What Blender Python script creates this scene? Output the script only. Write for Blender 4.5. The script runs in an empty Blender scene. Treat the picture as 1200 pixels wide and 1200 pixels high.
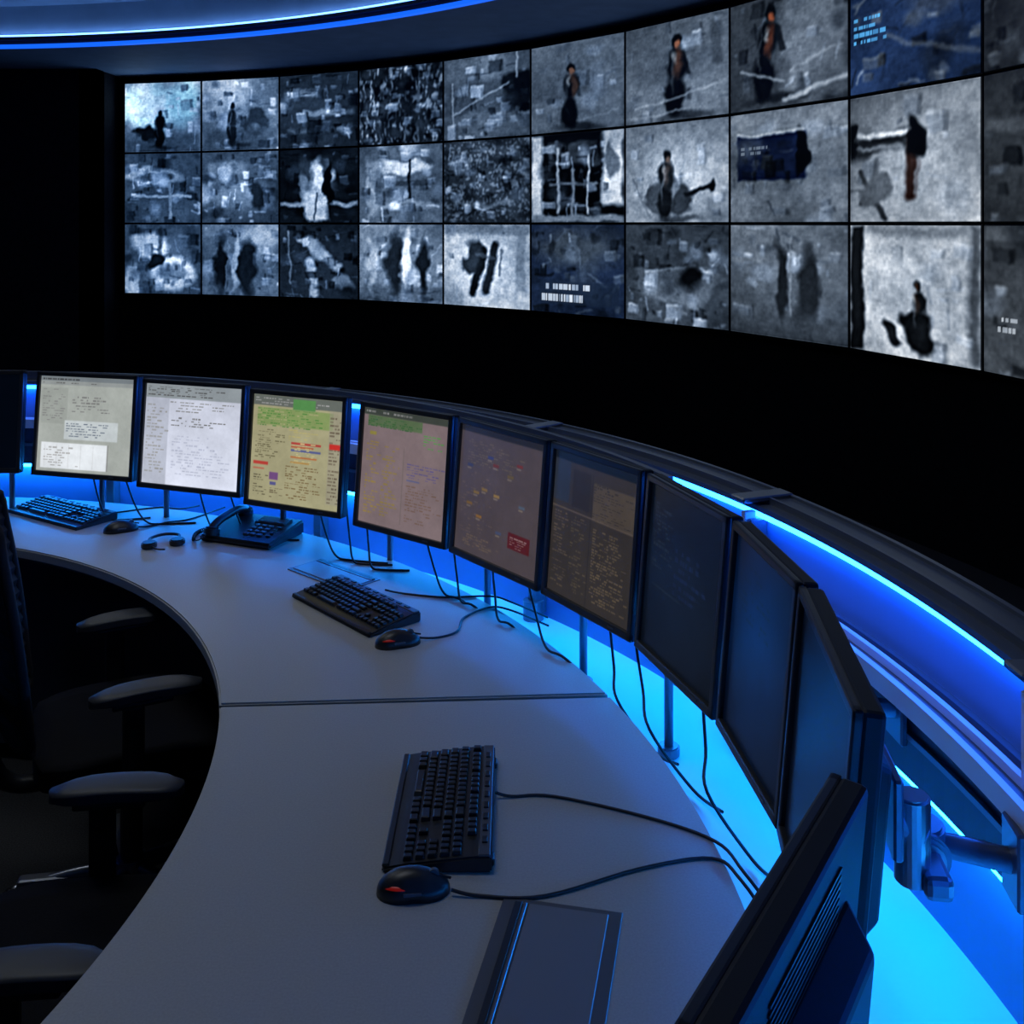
import bpy, bmesh, math, random
import numpy as np
from mathutils import Matrix, Vector
random.seed(7)
scene = bpy.context.scene
scene.view_settings.view_transform = 'Standard'
scene.view_settings.look = 'None'
R = math.radians
def T(x=0, y=0, z=0): return Matrix.Translation((x, y, z))
def RX(a): return Matrix.Rotation(R(a), 4, 'X')
def RY(a): return Matrix.Rotation(R(a), 4, 'Y')
def RZ(a): return Matrix.Rotation(R(a), 4, 'Z')

# ------------------------------------------------------------ materials
def mat(name, col, rough=0.5, metal=0.0, noise=None, emis=None, estr=0.0, spec=0.5):
    m = bpy.data.materials.new(name); m.use_nodes = True
    nt = m.node_tree; p = nt.nodes['Principled BSDF']
    p.inputs['Base Color'].default_value = (*col, 1)
    p.inputs['Roughness'].default_value = rough
    p.inputs['Metallic'].default_value = metal
    p.inputs['Specular IOR Level'].default_value = spec
    if noise:
        sc, amt, bump = noise
        tc = nt.nodes.new('ShaderNodeTexCoord')
        n = nt.nodes.new('ShaderNodeTexNoise'); n.inputs['Scale'].default_value = sc
        n.inputs['Detail'].default_value = 4
        nt.links.new(tc.outputs['Object'], n.inputs['Vector'])
        r = nt.nodes.new('ShaderNodeValToRGB')
        a = tuple(max(0, c * (1 - amt)) for c in col); b = tuple(min(1, c * (1 + amt)) for c in col)
        r.color_ramp.elements[0].position = .3; r.color_ramp.elements[1].position = .7
        r.color_ramp.elements[0].color = (*a, 1); r.color_ramp.elements[1].color = (*b, 1)
        nt.links.new(n.outputs['Fac'], r.inputs['Fac'])
        nt.links.new(r.outputs['Color'], p.inputs['Base Color'])
        if bump:
            bp = nt.nodes.new('ShaderNodeBump'); bp.inputs['Strength'].default_value = bump
            bp.inputs['Distance'].default_value = .002
            nt.links.new(n.outputs['Fac'], bp.inputs['Height'])
            nt.links.new(bp.outputs['Normal'], p.inputs['Normal'])
    if emis:
        p.inputs['Emission Color'].default_value = (*emis, 1)
        p.inputs['Emission Strength'].default_value = estr
    return m

M_desk = mat('desk_laminate', (.37, .375, .36), .42, 0, (260, .07, .0), spec=.3)
M_deskedge = mat('desk_edge', (.05, .055, .06), .5)
M_black = mat('black_plastic', (.012, .013, .016), .38, 0, (90, .2, 0))
M_key = mat('key_plastic', (.010, .011, .014), .35)
M_keytrim = mat('key_trim_grey', (.09, .10, .12), .35, .3)
M_frame = mat('monitor_bezel', (.03, .033, .04), .33)
M_shell = mat('monitor_shell', (.008, .009, .012), .5, spec=.35)
M_fabric = mat('chair_fabric', (.006, .006, .008), .9, 0, (300, .35, .3), spec=.15)
M_cframe = mat('chair_frame', (.012, .012, .014), .7, spec=.2)
M_armpad = mat('chair_arm_pad', (.035, .038, .045), .5)
M_chrome = mat('brushed_steel', (.32, .34, .38), .3, .9)
M_rail = mat('anodised_rail', (.16, .19, .25), .35, .7)
M_cap = mat('console_cap', (.13, .155, .20), .35, .4)
M_panelblue = mat('console_panel', (.15, .32, .62), .45)  # blue of the LED wash put into the panel colour
M_panellow = mat('console_panel_lower', (.08, .20, .46), .45)  # same panel, darkened so the lower LED seems to shine downward
M_trough = mat('cable_tray', (.45, .85, 1.0), .5)  # white tray with the cyan LED light tinted into its colour
M_white = mat('satin_white', (.75, .80, .85), .4)
M_darkpanel = mat('dark_raceway', (.035, .05, .09), .4, .3)
M_wall = mat('wall_black', (.004, .005, .008), .9, 0, (30, .3, 0), spec=.1)
M_wallL = mat('wall_dark', (.010, .012, .020), .9, 0, (30, .3, 0), spec=.1)
M_ceil = mat('ceiling_plaster', (.20, .32, .58), .7, 0, (6, .08, 0), spec=.2)  # blue LED glow tinted into the soffit colour
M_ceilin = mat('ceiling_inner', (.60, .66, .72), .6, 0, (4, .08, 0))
M_floor = mat('floor_carpet', (.04, .041, .044), .95, 0, (240, .45, .4), spec=.15)
M_cable = mat('cable_black', (.008, .009, .012), .45)
M_ledblue = mat('led_blue', (0, 0, 0), .5, emis=(.01, .15, 1.0), estr=24)
M_ledcyan = mat('led_cyan', (0, 0, 0), .5, emis=(.01, .28, 1.0), estr=36)
M_ledceil = mat('led_ceiling', (0, 0, 0), .5, emis=(.005, .09, .75), estr=1.6)
M_ledfill = mat('led_cove_fill', (0, 0, 0), .5, emis=(.12, .32, .9), estr=5)  # glow for the added concealed strip
M_red = mat('led_red', (.06, 0, 0), .4, emis=(1, .03, .02), estr=.10)
M_lcd = mat('phone_lcd', (.06, .08, .09), .2)
M_fill = mat('fill_diffuser', (.8, .8, .8), .5, emis=(.75, .88, 1.0), estr=1.2)  # glowing face of the added fill panels
M_hatch = mat('hatch_plate', (.14, .15, .165), .35, .5)
M_lid = mat('hatch_lid', (.22, .23, .25), .32, .3)

def screen_mat(name, nsc, namt, strength):
    m = bpy.data.materials.new(name); m.use_nodes = True
    nt = m.node_tree; p = nt.nodes['Principled BSDF']
    p.inputs['Base Color'].default_value = (.004, .005, .007, 1)
    p.inputs['Roughness'].default_value = .3
    p.inputs['Specular IOR Level'].default_value = .25
    a = nt.nodes.new('ShaderNodeAttribute'); a.attribute_name = 'Col'
    tc = nt.nodes.new('ShaderNodeTexCoord')
    n = nt.nodes.new('ShaderNodeTexNoise'); n.inputs['Scale'].default_value = nsc
    n.inputs['Detail'].default_value = 5; n.inputs['Roughness'].default_value = .7
    nt.links.new(tc.outputs['Object'], n.inputs['Vector'])
    mr = nt.nodes.new('ShaderNodeMapRange')
    mr.inputs['From Min'].default_value = .3; mr.inputs['From Max'].default_value = .7
    mr.inputs['To Min'].default_value = 1 - namt; mr.inputs['To Max'].default_value = 1 + namt
    nt.links.new(n.outputs['Fac'], mr.inputs['Value'])
    vm = nt.nodes.new('ShaderNodeVectorMath'); vm.operation = 'SCALE'
    nt.links.new(a.outputs['Color'], vm.inputs[0]); nt.links.new(mr.outputs['Result'], vm.inputs['Scale'])
    nt.links.new(vm.outputs['Vector'], p.inputs['Emission Color'])
    p.inputs['Emission Strength'].default_value = strength
    m.cycles.emission_sampling = 'NONE'
    return m
M_cctv = screen_mat('cctv_screen', 24, .14, 1.0)
M_lcdscr = screen_mat('desktop_screen', 60, .06, 1.0)

# ------------------------------------------------------------ builder
class B:
    def __init__(s): s.bm = bmesh.new(); s.mats = []
    def mi(s, m):
        if m not in s.mats: s.mats.append(m)
        return s.mats.index(m)
    def add(s, t, M, m, smooth=False):
        i = s.mi(m)
        for f in t.faces: f.material_index = i; f.smooth = smooth
        t.transform(M if M else Matrix())
        me = bpy.data.meshes.new('t'); t.to_mesh(me); t.free()
        s.bm.from_mesh(me); bpy.data.meshes.remove(me)
    def box(s, c, d, m, M=None, bev=0.0, seg=2, taper=None, smooth=False):
        t = bmesh.new(); bmesh.ops.create_cube(t, size=1)
        for v in t.verts:
            if taper and v.co.z > 0: v.co.x *= taper[0]; v.co.y *= taper[1]
            v.co = Vector((v.co.x * d[0], v.co.y * d[1], v.co.z * d[2])) + Vector(c)
        if bev: bmesh.ops.bevel(t, geom=t.edges[:], offset=bev, segments=seg, affect='EDGES', profile=.5)
        s.add(t, M, m, smooth)
    def cyl(s, p, q, r, m, M=None, n=20, r2=None, bev=0):
        p = Vector(p); q = Vector(q); d = q - p
        t = bmesh.new()
        bmesh.ops.create_cone(t, cap_ends=True, segments=n, radius1=r, radius2=r if r2 is None else r2, depth=d.length)
        if bev:
            es = [e for e in t.edges if abs(e.verts[0].co.z - e.verts[1].co.z) < 1e-6]
            bmesh.ops.bevel(t, geom=es, offset=bev, segments=2, affect='EDGES')
        Q = d.to_track_quat('Z', 'Y').to_matrix().to_4x4()
        t.transform(Matrix.Translation((p + q) / 2) @ Q)
        s.add(t, M, m, bev == 0 and n < 16)
        if not (bev == 0 and n < 16):
            pass
    def tube(s, pts, r, m, M=None, n=8, sub=6):
        P = [Vector(p) for p in pts]; out = []
        for i in range(len(P) - 1):
            p0 = P[max(i - 1, 0)]; p1 = P[i]; p2 = P[i + 1]; p3 = P[min(i + 2, len(P) - 1)]
            for k in range(sub):
                u = k / sub
                out.append(.5 * ((2 * p1) + (-p0 + p2) * u + (2 * p0 - 5 * p1 + 4 * p2 - p3) * u * u + (-p0 + 3 * p1 - 3 * p2 + p3) * u ** 3))
        out.append(P[-1])
        t = bmesh.new(); rings = []
        for i, c in enumerate(out):
            d = (out[min(i + 1, len(out) - 1)] - out[max(i - 1, 0)])
            if d.length < 1e-9: d = Vector((0, 0, 1))
            d.normalize()
            up = Vector((0, 0, 1)) if abs(d.z) < .9 else Vector((1, 0, 0))
            a = d.cross(up).normalized(); b = d.cross(a).normalized()
            rings.append([t.verts.new(c + a * r * math.cos(2 * math.pi * k / n) + b * r * math.sin(2 * math.pi * k / n)) for k in range(n)])
        for i in range(len(rings) - 1):
            for k in range(n):
                t.faces.new((rings[i][k], rings[i][(k + 1) % n], rings[i + 1][(k + 1) % n], rings[i + 1][k]))
        t.faces.new(rings[0]); t.faces.new(rings[-1][::-1])
        s.add(t, M, m, True)
    def ring(s, cen, prof, a0, a1, n, m, dr=None, smooth=False):
        t = bmesh.new(); rs = []
        for i in range(n + 1):
            a = a0 + (a1 - a0) * i / n; o = dr(a) if dr else 0
            rs.append([t.verts.new((cen[0] + (r + o) * math.cos(R(a)), cen[1] + (r + o) * math.sin(R(a)), z)) for r, z in prof])
        k = len(prof)
        for i in range(n):
            for j in range(k):
                t.faces.new((rs[i][j], rs[i][(j + 1) % k], rs[i + 1][(j + 1) % k], rs[i + 1][j]))
        t.faces.new(rs[0]); t.faces.new(rs[-1][::-1])
        bmesh.ops.recalc_face_normals(t, faces=t.faces[:])
        s.add(t, None, m, smooth)
    def obj(s, name, parent=None, M=None):
        me = bpy.data.meshes.new(name); s.bm.to_mesh(me); s.bm.free()
        for m in s.mats: me.materials.append(m)
        o = bpy.data.objects.new(name, me); scene.collection.objects.link(o)
        if M: o.matrix_world = M
        if parent: o.parent = parent
        return o
def rect(r0, r1, z0, z1): return [(r0, z0), (r1, z0), (r1, z1), (r0, z1)]
def empty(name, M=None):
    e = bpy.data.objects.new(name, None); scene.collection.objects.link(e)
    e.empty_display_size = .1
    if M: e.matrix_world = M
    return e

# ------------------------------------------------------------ painters
def up(a, nv, nu):
    h, w = a.shape
    y = np.linspace(0, h - 1.001, nv); x = np.linspace(0, w - 1.001, nu)
    y0 = y.astype(int); x0 = x.astype(int); fy = (y - y0)[:, None]; fx = (x - x0)[None, :]
    fy = fy * fy * (3 - 2 * fy); fx = fx * fx * (3 - 2 * fx)
    A = a[y0][:, x0]; Bq = a[y0][:, x0 + 1]; C = a[y0 + 1][:, x0]; D = a[y0 + 1][:, x0 + 1]
    return (A * (1 - fx) + Bq * fx) * (1 - fy) + (C * (1 - fx) + D * fx) * fy
class Pic:
    def __init__(s, nu, nv, col, seed=0):
        s.rng = np.random.RandomState(seed); s.nu = nu; s.nv = nv
        s.U, s.V = np.meshgrid(np.linspace(0, 1, nu), np.linspace(0, 1, nv))
        c = np.array(col if hasattr(col, '__len__') else [col] * 3, float)
        s.I = np.ones((nv, nu, 3)) * c
    def mix(s, m, col):
        c = np.array(col if hasattr(col, '__len__') else [col] * 3, float)
        s.I = s.I * (1 - m[..., None]) + c * m[..., None]; return s
    def wob(s, amt, seed):
        r = np.random.RandomState(seed)
        return amt * (up(r.rand(7, 8), s.nv, s.nu) - .5) * 2 + amt * .4 * (up(r.rand(18, 22), s.nv, s.nu) - .5), amt * (up(r.rand(7, 8), s.nv, s.nu) - .5) * 2 + amt * .4 * (up(r.rand(18, 22), s.nv, s.nu) - .5)
    def e(s, cx, cy, rx, ry, col, soft=.35, op=1, w=.05):
        a, b = s.wob(w, int(cx * 1000 + cy * 77 + rx * 991))
        d = np.sqrt(((s.U + a - cx) / rx) ** 2 + ((s.V + b - cy) / ry) ** 2)
        return s.mix(op * np.clip((1 - d) / soft + .5, 0, 1), col)
    def r(s, x0, y0, x1, y1, col, soft=.01, op=1, w=0.0):
        a, b = s.wob(w, int(x0 * 1000 + y0 * 77 + 5)) if w else (0, 0)
        U = s.U + a; V = s.V + b
        m = np.clip((U - x0) / soft + .5, 0, 1) * np.clip((x1 - U) / soft + .5, 0, 1) * np.clip((V - y0) / soft + .5, 0, 1) * np.clip((y1 - V) / soft + .5, 0, 1)
        return s.mix(m * op, col)
    def l(s, x0, y0, x1, y1, wd, col, op=1, w=.004):
        if wd < .021: op *= .6
        a, b = s.wob(w, int(x0 * 1000 + y1 * 77 + 9)) if w else (0, 0)
        U = s.U + a; V = s.V + b
        dx, dy = x1 - x0, y1 - y0; L = dx * dx + dy * dy
        t = np.clip(((U - x0) * dx + (V - y0) * dy) / L, 0, 1)
        d = np.hypot(U - x0 - t * dx, V - y0 - t * dy)
        return s.mix(op * np.clip((wd - d) / (wd * .8) + .5, 0, 1), col)
    def g(s, top, bot):
        s.I *= (top + (bot - top) * s.V)[..., None]; return s
    def h(s, a, b): s.I *= (a + (b - a) * s.U)[..., None]; return s
    def n(s, fx, fy, amt):
        s.I *= (1 + amt * 1.3 * (up(s.rng.rand(fy + 2, fx + 2), s.nv, s.nu) - .5) + amt * .8 * (up(s.rng.rand(fy * 3 + 2, fx * 3 + 2), s.nv, s.nu) - .5))[..., None]; return s
    def spk(s, fx, fy, th, col, op=1, y0=0, y1=1):
        q = up(s.rng.rand(fy + 2, fx + 2), s.nv, s.nu) * .7 + up(s.rng.rand(fy // 2 + 2, fx // 3 + 2), s.nv, s.nu) * .3
        m = np.clip((q - th * .9) / .2, 0, 1) * (s.V > y0) * (s.V < y1)
        return s.mix(m * op, col)
    def st(s, k=36, lo=.4, hi=1.9, ang=0.15, x0=0, y0=0, x1=1, y1=1, sz=.16):
        """clutter of a room seen by a camera: facets, edges, boxes with lit tops"""
        g = s.rng
        for i in range(int(k * .8)):
            cx = x0 + (x1 - x0) * g.rand(); cy = y0 + (y1 - y0) * g.rand()
            base = s.I[min(int(cy * s.nv), s.nv - 1), min(int(cx * s.nu), s.nu - 1)].mean()
            v = base * (lo if g.rand() < .5 else hi) * (.7 + .6 * g.rand())
            v = min(v, .9)
            c = (v * .97, v, v * 1.04)
            q = g.rand(); L = sz * (.3 + g.rand())
            th = (0 if g.rand() < .5 else math.pi / 2) + ang * g.randn()
            if q < .30:
                s.l(cx, cy, cx + L * math.cos(th), cy + L * math.sin(th), .004 + .010 * g.rand() ** 2, c, .5 + .5 * g.rand(), .003)
            elif q < .8:
                hgt = L * (.3 + .7 * g.rand()); wd = L * (.3 + .6 * g.rand())
                s.r(cx, cy, cx + wd, cy + hgt, c, .018, .3 + .4 * g.rand(), .004)
                s.r(cx, cy, cx + wd, cy + hgt * .2, min(v * 1.5, .9), .014, .3, .004)
                s.r(cx + wd * .8, cy, cx + wd * 1.1, cy + hgt, v * .4, .014, .4, .004)
            else:
                s.e(cx, cy, L * .5, L * .5 * (.5 + g.rand()), c, .9, .25 + .35 * g.rand(), .03)
        return s
    def person(s, cx, cy, h, dark=.06, skin=None, lean=0.0):
        t = cy - h / 2
        s.e(cx + h * .12, cy + h * .5, h * .30, h * .05, dark * .9, .9, .6, .02)
        s.e(cx - h * .02, t + h * .76, h * .115, h * .26, dark, .4, 1, .02)
        s.e(cx + lean * .5, t + h * .36, h * .115, h * .21, dark * 1.25, .4, 1, .02)
        s.l(cx + h * .07 + lean, t + h * .25, cx + h * .14 + lean, t + h * .5, h * .028, dark * 1.6, .8, .01)
        s.e(cx + lean, t + h * .09, h * .055, h * .085, dark * 1.3, .4, 1, .006)
        s.e(cx - h * .06, t + h * .45, h * .02, h * .25, min(dark * 5, .5), .9, .5, .03)
        if skin:
            s.e(cx + lean + h * .01, t + h * .12, h * .032, h * .050, skin, .6, .85, .008)
            s.e(cx + lean + h * .02, t + h * .36, h * .045, h * .16, skin, .9, .45, .04)
            s.e(cx + lean - h * .03, t + h * .30, h * .02, h * .08, (.7, .66, .62), .9, .5, .03)
        return s
    def finish(s, amp=1.0):
        """lens softness + slight compression smear of the feed"""
        g = np.random.RandomState(s.rng.randint(9999)); nv, nu = s.nv, s.nu
        def f(k): return (up(g.rand(k, int(k * 1.3)), nv, nu) - .5)
        wx = amp * (.030 * f(6) + .018 * f(13) + .014 * f(28)); wy = amp * (.030 * f(6) + .018 * f(13) + .014 * f(28))
        X = np.clip((s.U + wx) * (nu - 1), 0, nu - 1.001); Y = np.clip((s.V + wy) * (nv - 1), 0, nv - 1.001)
        x0 = X.astype(int); y0 = Y.astype(int); fx = (X - x0)[..., None]; fy = (Y - y0)[..., None]
        I = s.I
        J = (I[y0, x0] * (1 - fx) + I[y0, x0 + 1] * fx) * (1 - fy) + (I[y0 + 1, x0] * (1 - fx) + I[y0 + 1, x0 + 1] * fx) * fy
        def blur(A, k):
            for ax in (0, 1):
                Bm = A.copy()
                for d in range(1, k + 1): Bm += np.roll(A, d, ax) + np.roll(A, -d, ax)
                A = Bm / (2 * k + 1)
            return A
        J = blur(J, 1)
        J = J + .55 * (J - blur(J, 3)) + .2 * (J - blur(J, 9))
        lightx = 1 + .5 * f(3)      # uneven room light
        tex = lightx * (1 + .26 * f(16) + .20 * f(40) + .10 * up(g.rand(60, 24) - .5, nv, nu))
        s.I = np.clip(J, .03, .92) * tex[..., None]
        return s
    def text(s, x0, y0, x1, y1, rows, col, dens=.6, op=1):
        hh = (y1 - y0) / rows; m = np.zeros_like(s.U)
        for k in range(rows):
            x = x0; ya = y0 + k * hh + hh * .2; yb = ya + hh * .5
            lim = x0 + (x1 - x0) * (.5 + .5 * s.rng.rand())
            while x < lim:
                wd = .010 + .042 * s.rng.rand()
                if s.rng.rand() < dens: m = np.maximum(m, ((s.U > x) & (s.U < x + wd) & (s.V > ya) & (s.V < yb)) * (.6 + .4 * s.rng.rand()))
                x += wd + .009
        return s.mix(m * op, col)
def screen_mesh(pics_quads, name, material):
    vs = []; cs = []; fs = []; off = 0
    for p, fn in pics_quads:
        X, Y, Z = fn(p.U, p.V)
        vs.append(np.stack([X, Y, Z], -1).reshape(-1, 3))
        c = np.clip(p.I, 0, 1.2) ** 2.2
        cs.append(np.concatenate([c, np.ones(c.shape[:2] + (1,))], -1).reshape(-1, 4))
        idx = np.arange(p.nu * p.nv).reshape(p.nv, p.nu) + off
        fs.append(np.stack([idx[1:, :-1], idx[1:, 1:], idx[:-1, 1:], idx[:-1, :-1]], -1).reshape(-1, 4))
        off += p.nu * p.nv
    V = np.concatenate(vs); C = np.concatenate(cs); F = np.concatenate(fs)
    me = bpy.data.meshes.new(name)
    me.vertices.add(len(V)); me.vertices.foreach_set('co', V.astype(np.float32).ravel())
    me.loops.add(F.size); me.loops.foreach_set('vertex_index', F.astype(np.int32).ravel())
    me.polygons.add(len(F)); me.polygons.foreach_set('loop_start', np.arange(0, F.size, 4, dtype=np.int32))
    me.update(calc_edges=True)
    at = me.color_attributes.new('Col', 'FLOAT_COLOR', 'POINT')
    at.data.foreach_set('color', C.astype(np.float32).ravel())
    me.materials.append(material); me.validate()
    o = bpy.data.objects.new(name, me); scene.collection.objects.link(o)
    return o

# ------------------------------------------------------------ geometry constants
EYE = 1.80
CW = (-5.58, 2.75); RW = 8.30           # video wall circle
CM = (-2.0, 1.25)                        # console circle
CD = (-2.25, 1.76); RD = 1.68            # desk inner edge
ZD = .75
ZC = 3.38

# ------------------------------------------------------------ room
b = B(); b.box((-3.2, 4, -.05), (14, 16.4, .1), M_floor); b.obj('floor')
b = B(); b.ring(CW, rect(RW + .12, RW + .30, 0, ZC + .3), -52, 82.5, 90, M_wall); b.obj('wall_front')
b = B(); b.box((-7.1, 10.55, 1.8), (5.72, .2, 3.6), M_wallL); b.box((-4.33, 10.9, 1.8), (.18, .9, 3.6), M_wallL)
b.obj('wall_left')
b = B(); b.box((-10.0, 3.6, 1.8), (.2, 14.1, 3.6), M_wallL); b.obj('wall_side')
b = B(); b.box((-4.9, -3.9, 1.8), (10.2, .2, 3.6), M_wallL); b.obj('wall_back')
b = B()
CC = (-5.0, 1.9); RI = 7.0
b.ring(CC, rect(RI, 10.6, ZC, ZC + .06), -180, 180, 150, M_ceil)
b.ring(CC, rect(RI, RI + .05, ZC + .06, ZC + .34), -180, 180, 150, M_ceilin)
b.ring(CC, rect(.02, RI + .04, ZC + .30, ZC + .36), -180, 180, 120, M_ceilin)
b.obj('ceiling')
b = B(); b.ring(CC, rect(RI - .03, RI + .03, ZC - .062, ZC - .035), -60, 170, 150, M_ledceil)
b.ring(CC, rect(RI - .012, RI - .002, ZC - .034, ZC + .05), -60, 170, 150, M_rail)
b.ring(CC, rect(RI - .045, RI - .014, ZC + .03, ZC + .045), -60, 170, 150, M_ledfill)  # concealed strip added to lift the glow on the inner ceiling
b.ring(CC, rect(RI - .050, RI - .012, ZC + .0, ZC + .028), -60, 170, 150, M_rail)
b.obj('ceiling_led_strip')

# ------------------------------------------------------------ video wall
NU, NV = 148, 112
BL = (.56, .86, 1.26); GR = (.86, .96, 1.08)
def P(v, seed): return Pic(NU, NV, v, seed)
def cctv():
    D = {}
    D[0, 0] = P(.50, 1).g(1.2, .7).e(.35, .35, .4, .32, (.85, 1, 1), .8).e(.78, .3, .2, .3, (.7, .85, .85), .8).r(0, .75, 1, 1, .28, .1, .6, .05).st(50).e(.30, .75, .16, .16, .10, w=.12).person(.46, .66, .55, .06)
    D[0, 1] = P(.42, 2).e(.2, .2, .4, .35, .70, .9).r(0, .7, 1, 1, .3, .1, .8, .05).st(60).person(.4, .62, .6, .12).e(.7, .55, .14, .2, .2, w=.1)
    D[0, 2] = P(.19, 3).r(.05, .2, .5, .32, .45, .04, .7, .03).r(.3, .48, .95, .56, .5, .04, .7, .03).r(.1, .75, .8, .8, .42, .04, .6, .03).st(110, .3, 2.6, .08)
    D[0, 3] = P(.15, 4).st(130, .3, 3.4, .05, sz=.10).spk(46, 16, .62, .62, .6).n(8, 5, .7)
    D[0, 4] = P(.30, 5).r(0, 0, 1, .3, .42, .1, .7).r(.7, .25, 1, .7, .08, .05, .9, .04).r(0, .7, 1, 1, .38, .05, .7, .03).st(80).l(.1, .7, .75, .36, .012, .65).l(.1, .3, .12, .8, .012, .7).l(.85, .0, .86, .3, .012, .8)
    D[0, 5] = P(.38, 6).g(1, .8).r(0, .65, 1, 1, .42, .08, .8, .04).st(30, .7, 1.3).person(.45, .60, .74, .05, (.55, .36, .27)).l(.55, .9, .95, .8, .01, .5)
    D[0, 6] = P(.35, 7).r(0, .62, 1, 1, .48, .1, .8, .04).st(36, .65, 1.4, .3).person(.52, .55, .82, .06, (.60, .36, .26)).l(.1, .85, .9, .7, .01, .65).l(.05, .95, .6, .9, .01, .6).r(.85, .1, .95, .5, .2, .03, .6)
    D[0, 7] = P(.22, 8).r(.5, .0, 1, 1, .44, .1, .8, .05).st(40, .55, 1.5, .4).person(.33, .5, .84, .05, (.56, .28, .18), .04).l(.5, .95, 1, .8, .02, .8).l(.1, .62, .5, .78, .012, .55).l(.55, .7, .95, .55, .01, .55)
    D[0, 8] = P((.16, .21, .30), 9).st(70, .4, 2.0, .5).l(.3, .6, 1, .85, .02, .45, .6).r(.5, .3, .95, .5, .3, .1, .5, .05)
    D[0, 9] = P(.15, 10).st(60)
    D[1, 0] = P(.28, 11).e(.4, .32, .38, .1, .65, op=.7).e(.4, .32, .26, .06, .22).st(90, .4, 2.2).r(.1, .6, .9, .64, .6, .01, .8).r(.58, .4, .62, .95, .5, .01, .8)
    D[1, 1] = P(.33, 12).r(.1, .15, .6, .3, .55, .06, .6, .03).e(.5, .6, .3, .25, .42, w=.1).st(100, .4, 2).e(.75, .7, .15, .2, .15, w=.1)
    D[1, 2] = P(.10, 13).st(60, .3, 3).r(.28, .12, .68, .6, .35, .1, .6, .05).e(.50, .35, .13, .26, .88, .6, w=.08).e(.3, .5, .08, .2, .5, w=.08).r(.0, .72, 1, .78, .65, .03, .8, .02).r(.33, .6, .62, .97, .85, .06, .9, .04).e(.64, .5, .05, .3, .04).l(.5, .6, .45, .95, .012, .1)
    D[1, 3] = P(.36, 14).e(.5, .3, .35, .1, .75).r(.3, .45, .9, .52, .2, .02, .8, .02).e(.15, .5, .1, .4, .55, w=.1).r(.1, .7, .9, .78, .55, .05, .6, .05).st(90, .45, 1.8).r(.60, .2, .63, .7, .1, .02)
    D[1, 4] = P(.19, 15).spk(50, 40, .6, .5, .6).r(.1, .75, .8, .8, .5, .05, .6, .03).st(110, .3, 2.6, .3, sz=.12).n(6, 6, .4)
    D[1, 5] = P(.07, 16).r(0, 0, .13, 1, .82, .05, .9).r(.78, 0, 1, .8, .84, .05, .9, .02).r(.2, .1, .75, .35, .4, .04, .5, .03).st(110, .2, 5, .04, .12, .08, .8, .9, .16).r(.29, .15, .32, .9, .7, .02, .8).r(.45, .4, .48, .95, .6, .02, .8).r(.62, .25, .64, .9, .9, .015, .8).r(.2, .55, .75, .58, .5, .02, .6, .01).r(0, .92, 1, 1, .5, .03).e(.88, .3, .05, .2, .4)
    D[1, 6] = P(.66, 17).g(.92, 1.08).r(0, .75, 1, 1, .58, .08, .8, .03).st(24, .75, 1.15).e(.35, .75, .12, .2, .3, w=.08).e(.55, .78, .1, .18, .22, w=.08).person(.43, .62, .70, .10, (.42, .33, .28)).l(.62, .72, .86, .65, .022, .12).e(.88, .64, .03, .05, .12).l(.08, .55, .25, .95, .010, .45)
    D[1, 7] = P(.38, 18).r(0, 0, 1, .18, .48, .05, .6).r(.0, .68, 1, 1, .46, .1, .8, .04).st(40, .75, 1.3, .3).r(.05, .2, .68, .62, (.07, .09, .15), .02, .95, .01).st(24, .5, 2.6, .1, .08, .25, .5, .55).e(.62, .38, .05, .22, .03).r(.05, .19, .68, .21, .6, .01)
    D[1, 8] = P(.58, 19).g(.75, 1.15).h(.85, 1.15).st(20, .8, 1.15, .5).l(.0, .42, .5, .36, .07, .14, .95, .03).r(.05, .30, .6, .34, .85, .02, .8, .01).r(.05, .41, .45, .44, .5, .02, .7, .01).l(.53, .36, .51, .8, .045, (.20, .14, .12)).l(.56, .45, .54, .8, .008, .5).e(.02, .34, .06, .15, .05).e(.53, .36, .07, .13, .04).l(.1, .6, .3, .97, .022, .22).l(.3, .62, .1, .85, .022, .25).l(.0, .75, .35, .72, .01, .3).e(.22, .74, .14, .12, .35)
    D[1, 9] = P(.21, 20).st(60).r(0, .3, .5, .4, .3, .05)
    D[2, 0] = P(.35, 21).e(.35, .3, .24, .2, .75, w=.05).e(.65, .7, .3, .24, .82, w=.05).e(.65, .7, .2, .13, .5, w=.05).e(.1, .8, .12, .2, .65).st(70, .4, 1.5).r(.45, .05, .5, .6, .15, .03, .7, .02).e(.4, .55, .1, .12, .1)
    D[2, 1] = P(.40, 22).e(.8, .2, .25, .25, .65, .8).st(60, .5, 1.7, .4).e(.25, .6, .07, .4, .10, .6).e(.60, .6, .12, .4, .12, .5).e(.44, .55, .04, .4, .65, .6).l(.36, .3, .3, .9, .012, .5)
    D[2, 2] = P(.17, 23).l(.3, .2, .75, .6, .06, .65, .9, .05).l(.4, .5, .45, .95, .05, .55).e(.8, .8, .15, .12, .45).st(90, .3, 2.6, .4).l(.1, .1, .15, .8, .012, .55)
    D[2, 3] = P(.48, 24).r(0, .8, 1, 1, .33, .05, .7, .04).st(80, .45, 1.6, .5).e(.42, .5, .09, .42, .14, .6).e(.56, .4, .05, .35, .85, .6).e(.78, .55, .07, .38, .12, .6).e(.15, .5, .05, .35, .65, .6)
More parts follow.
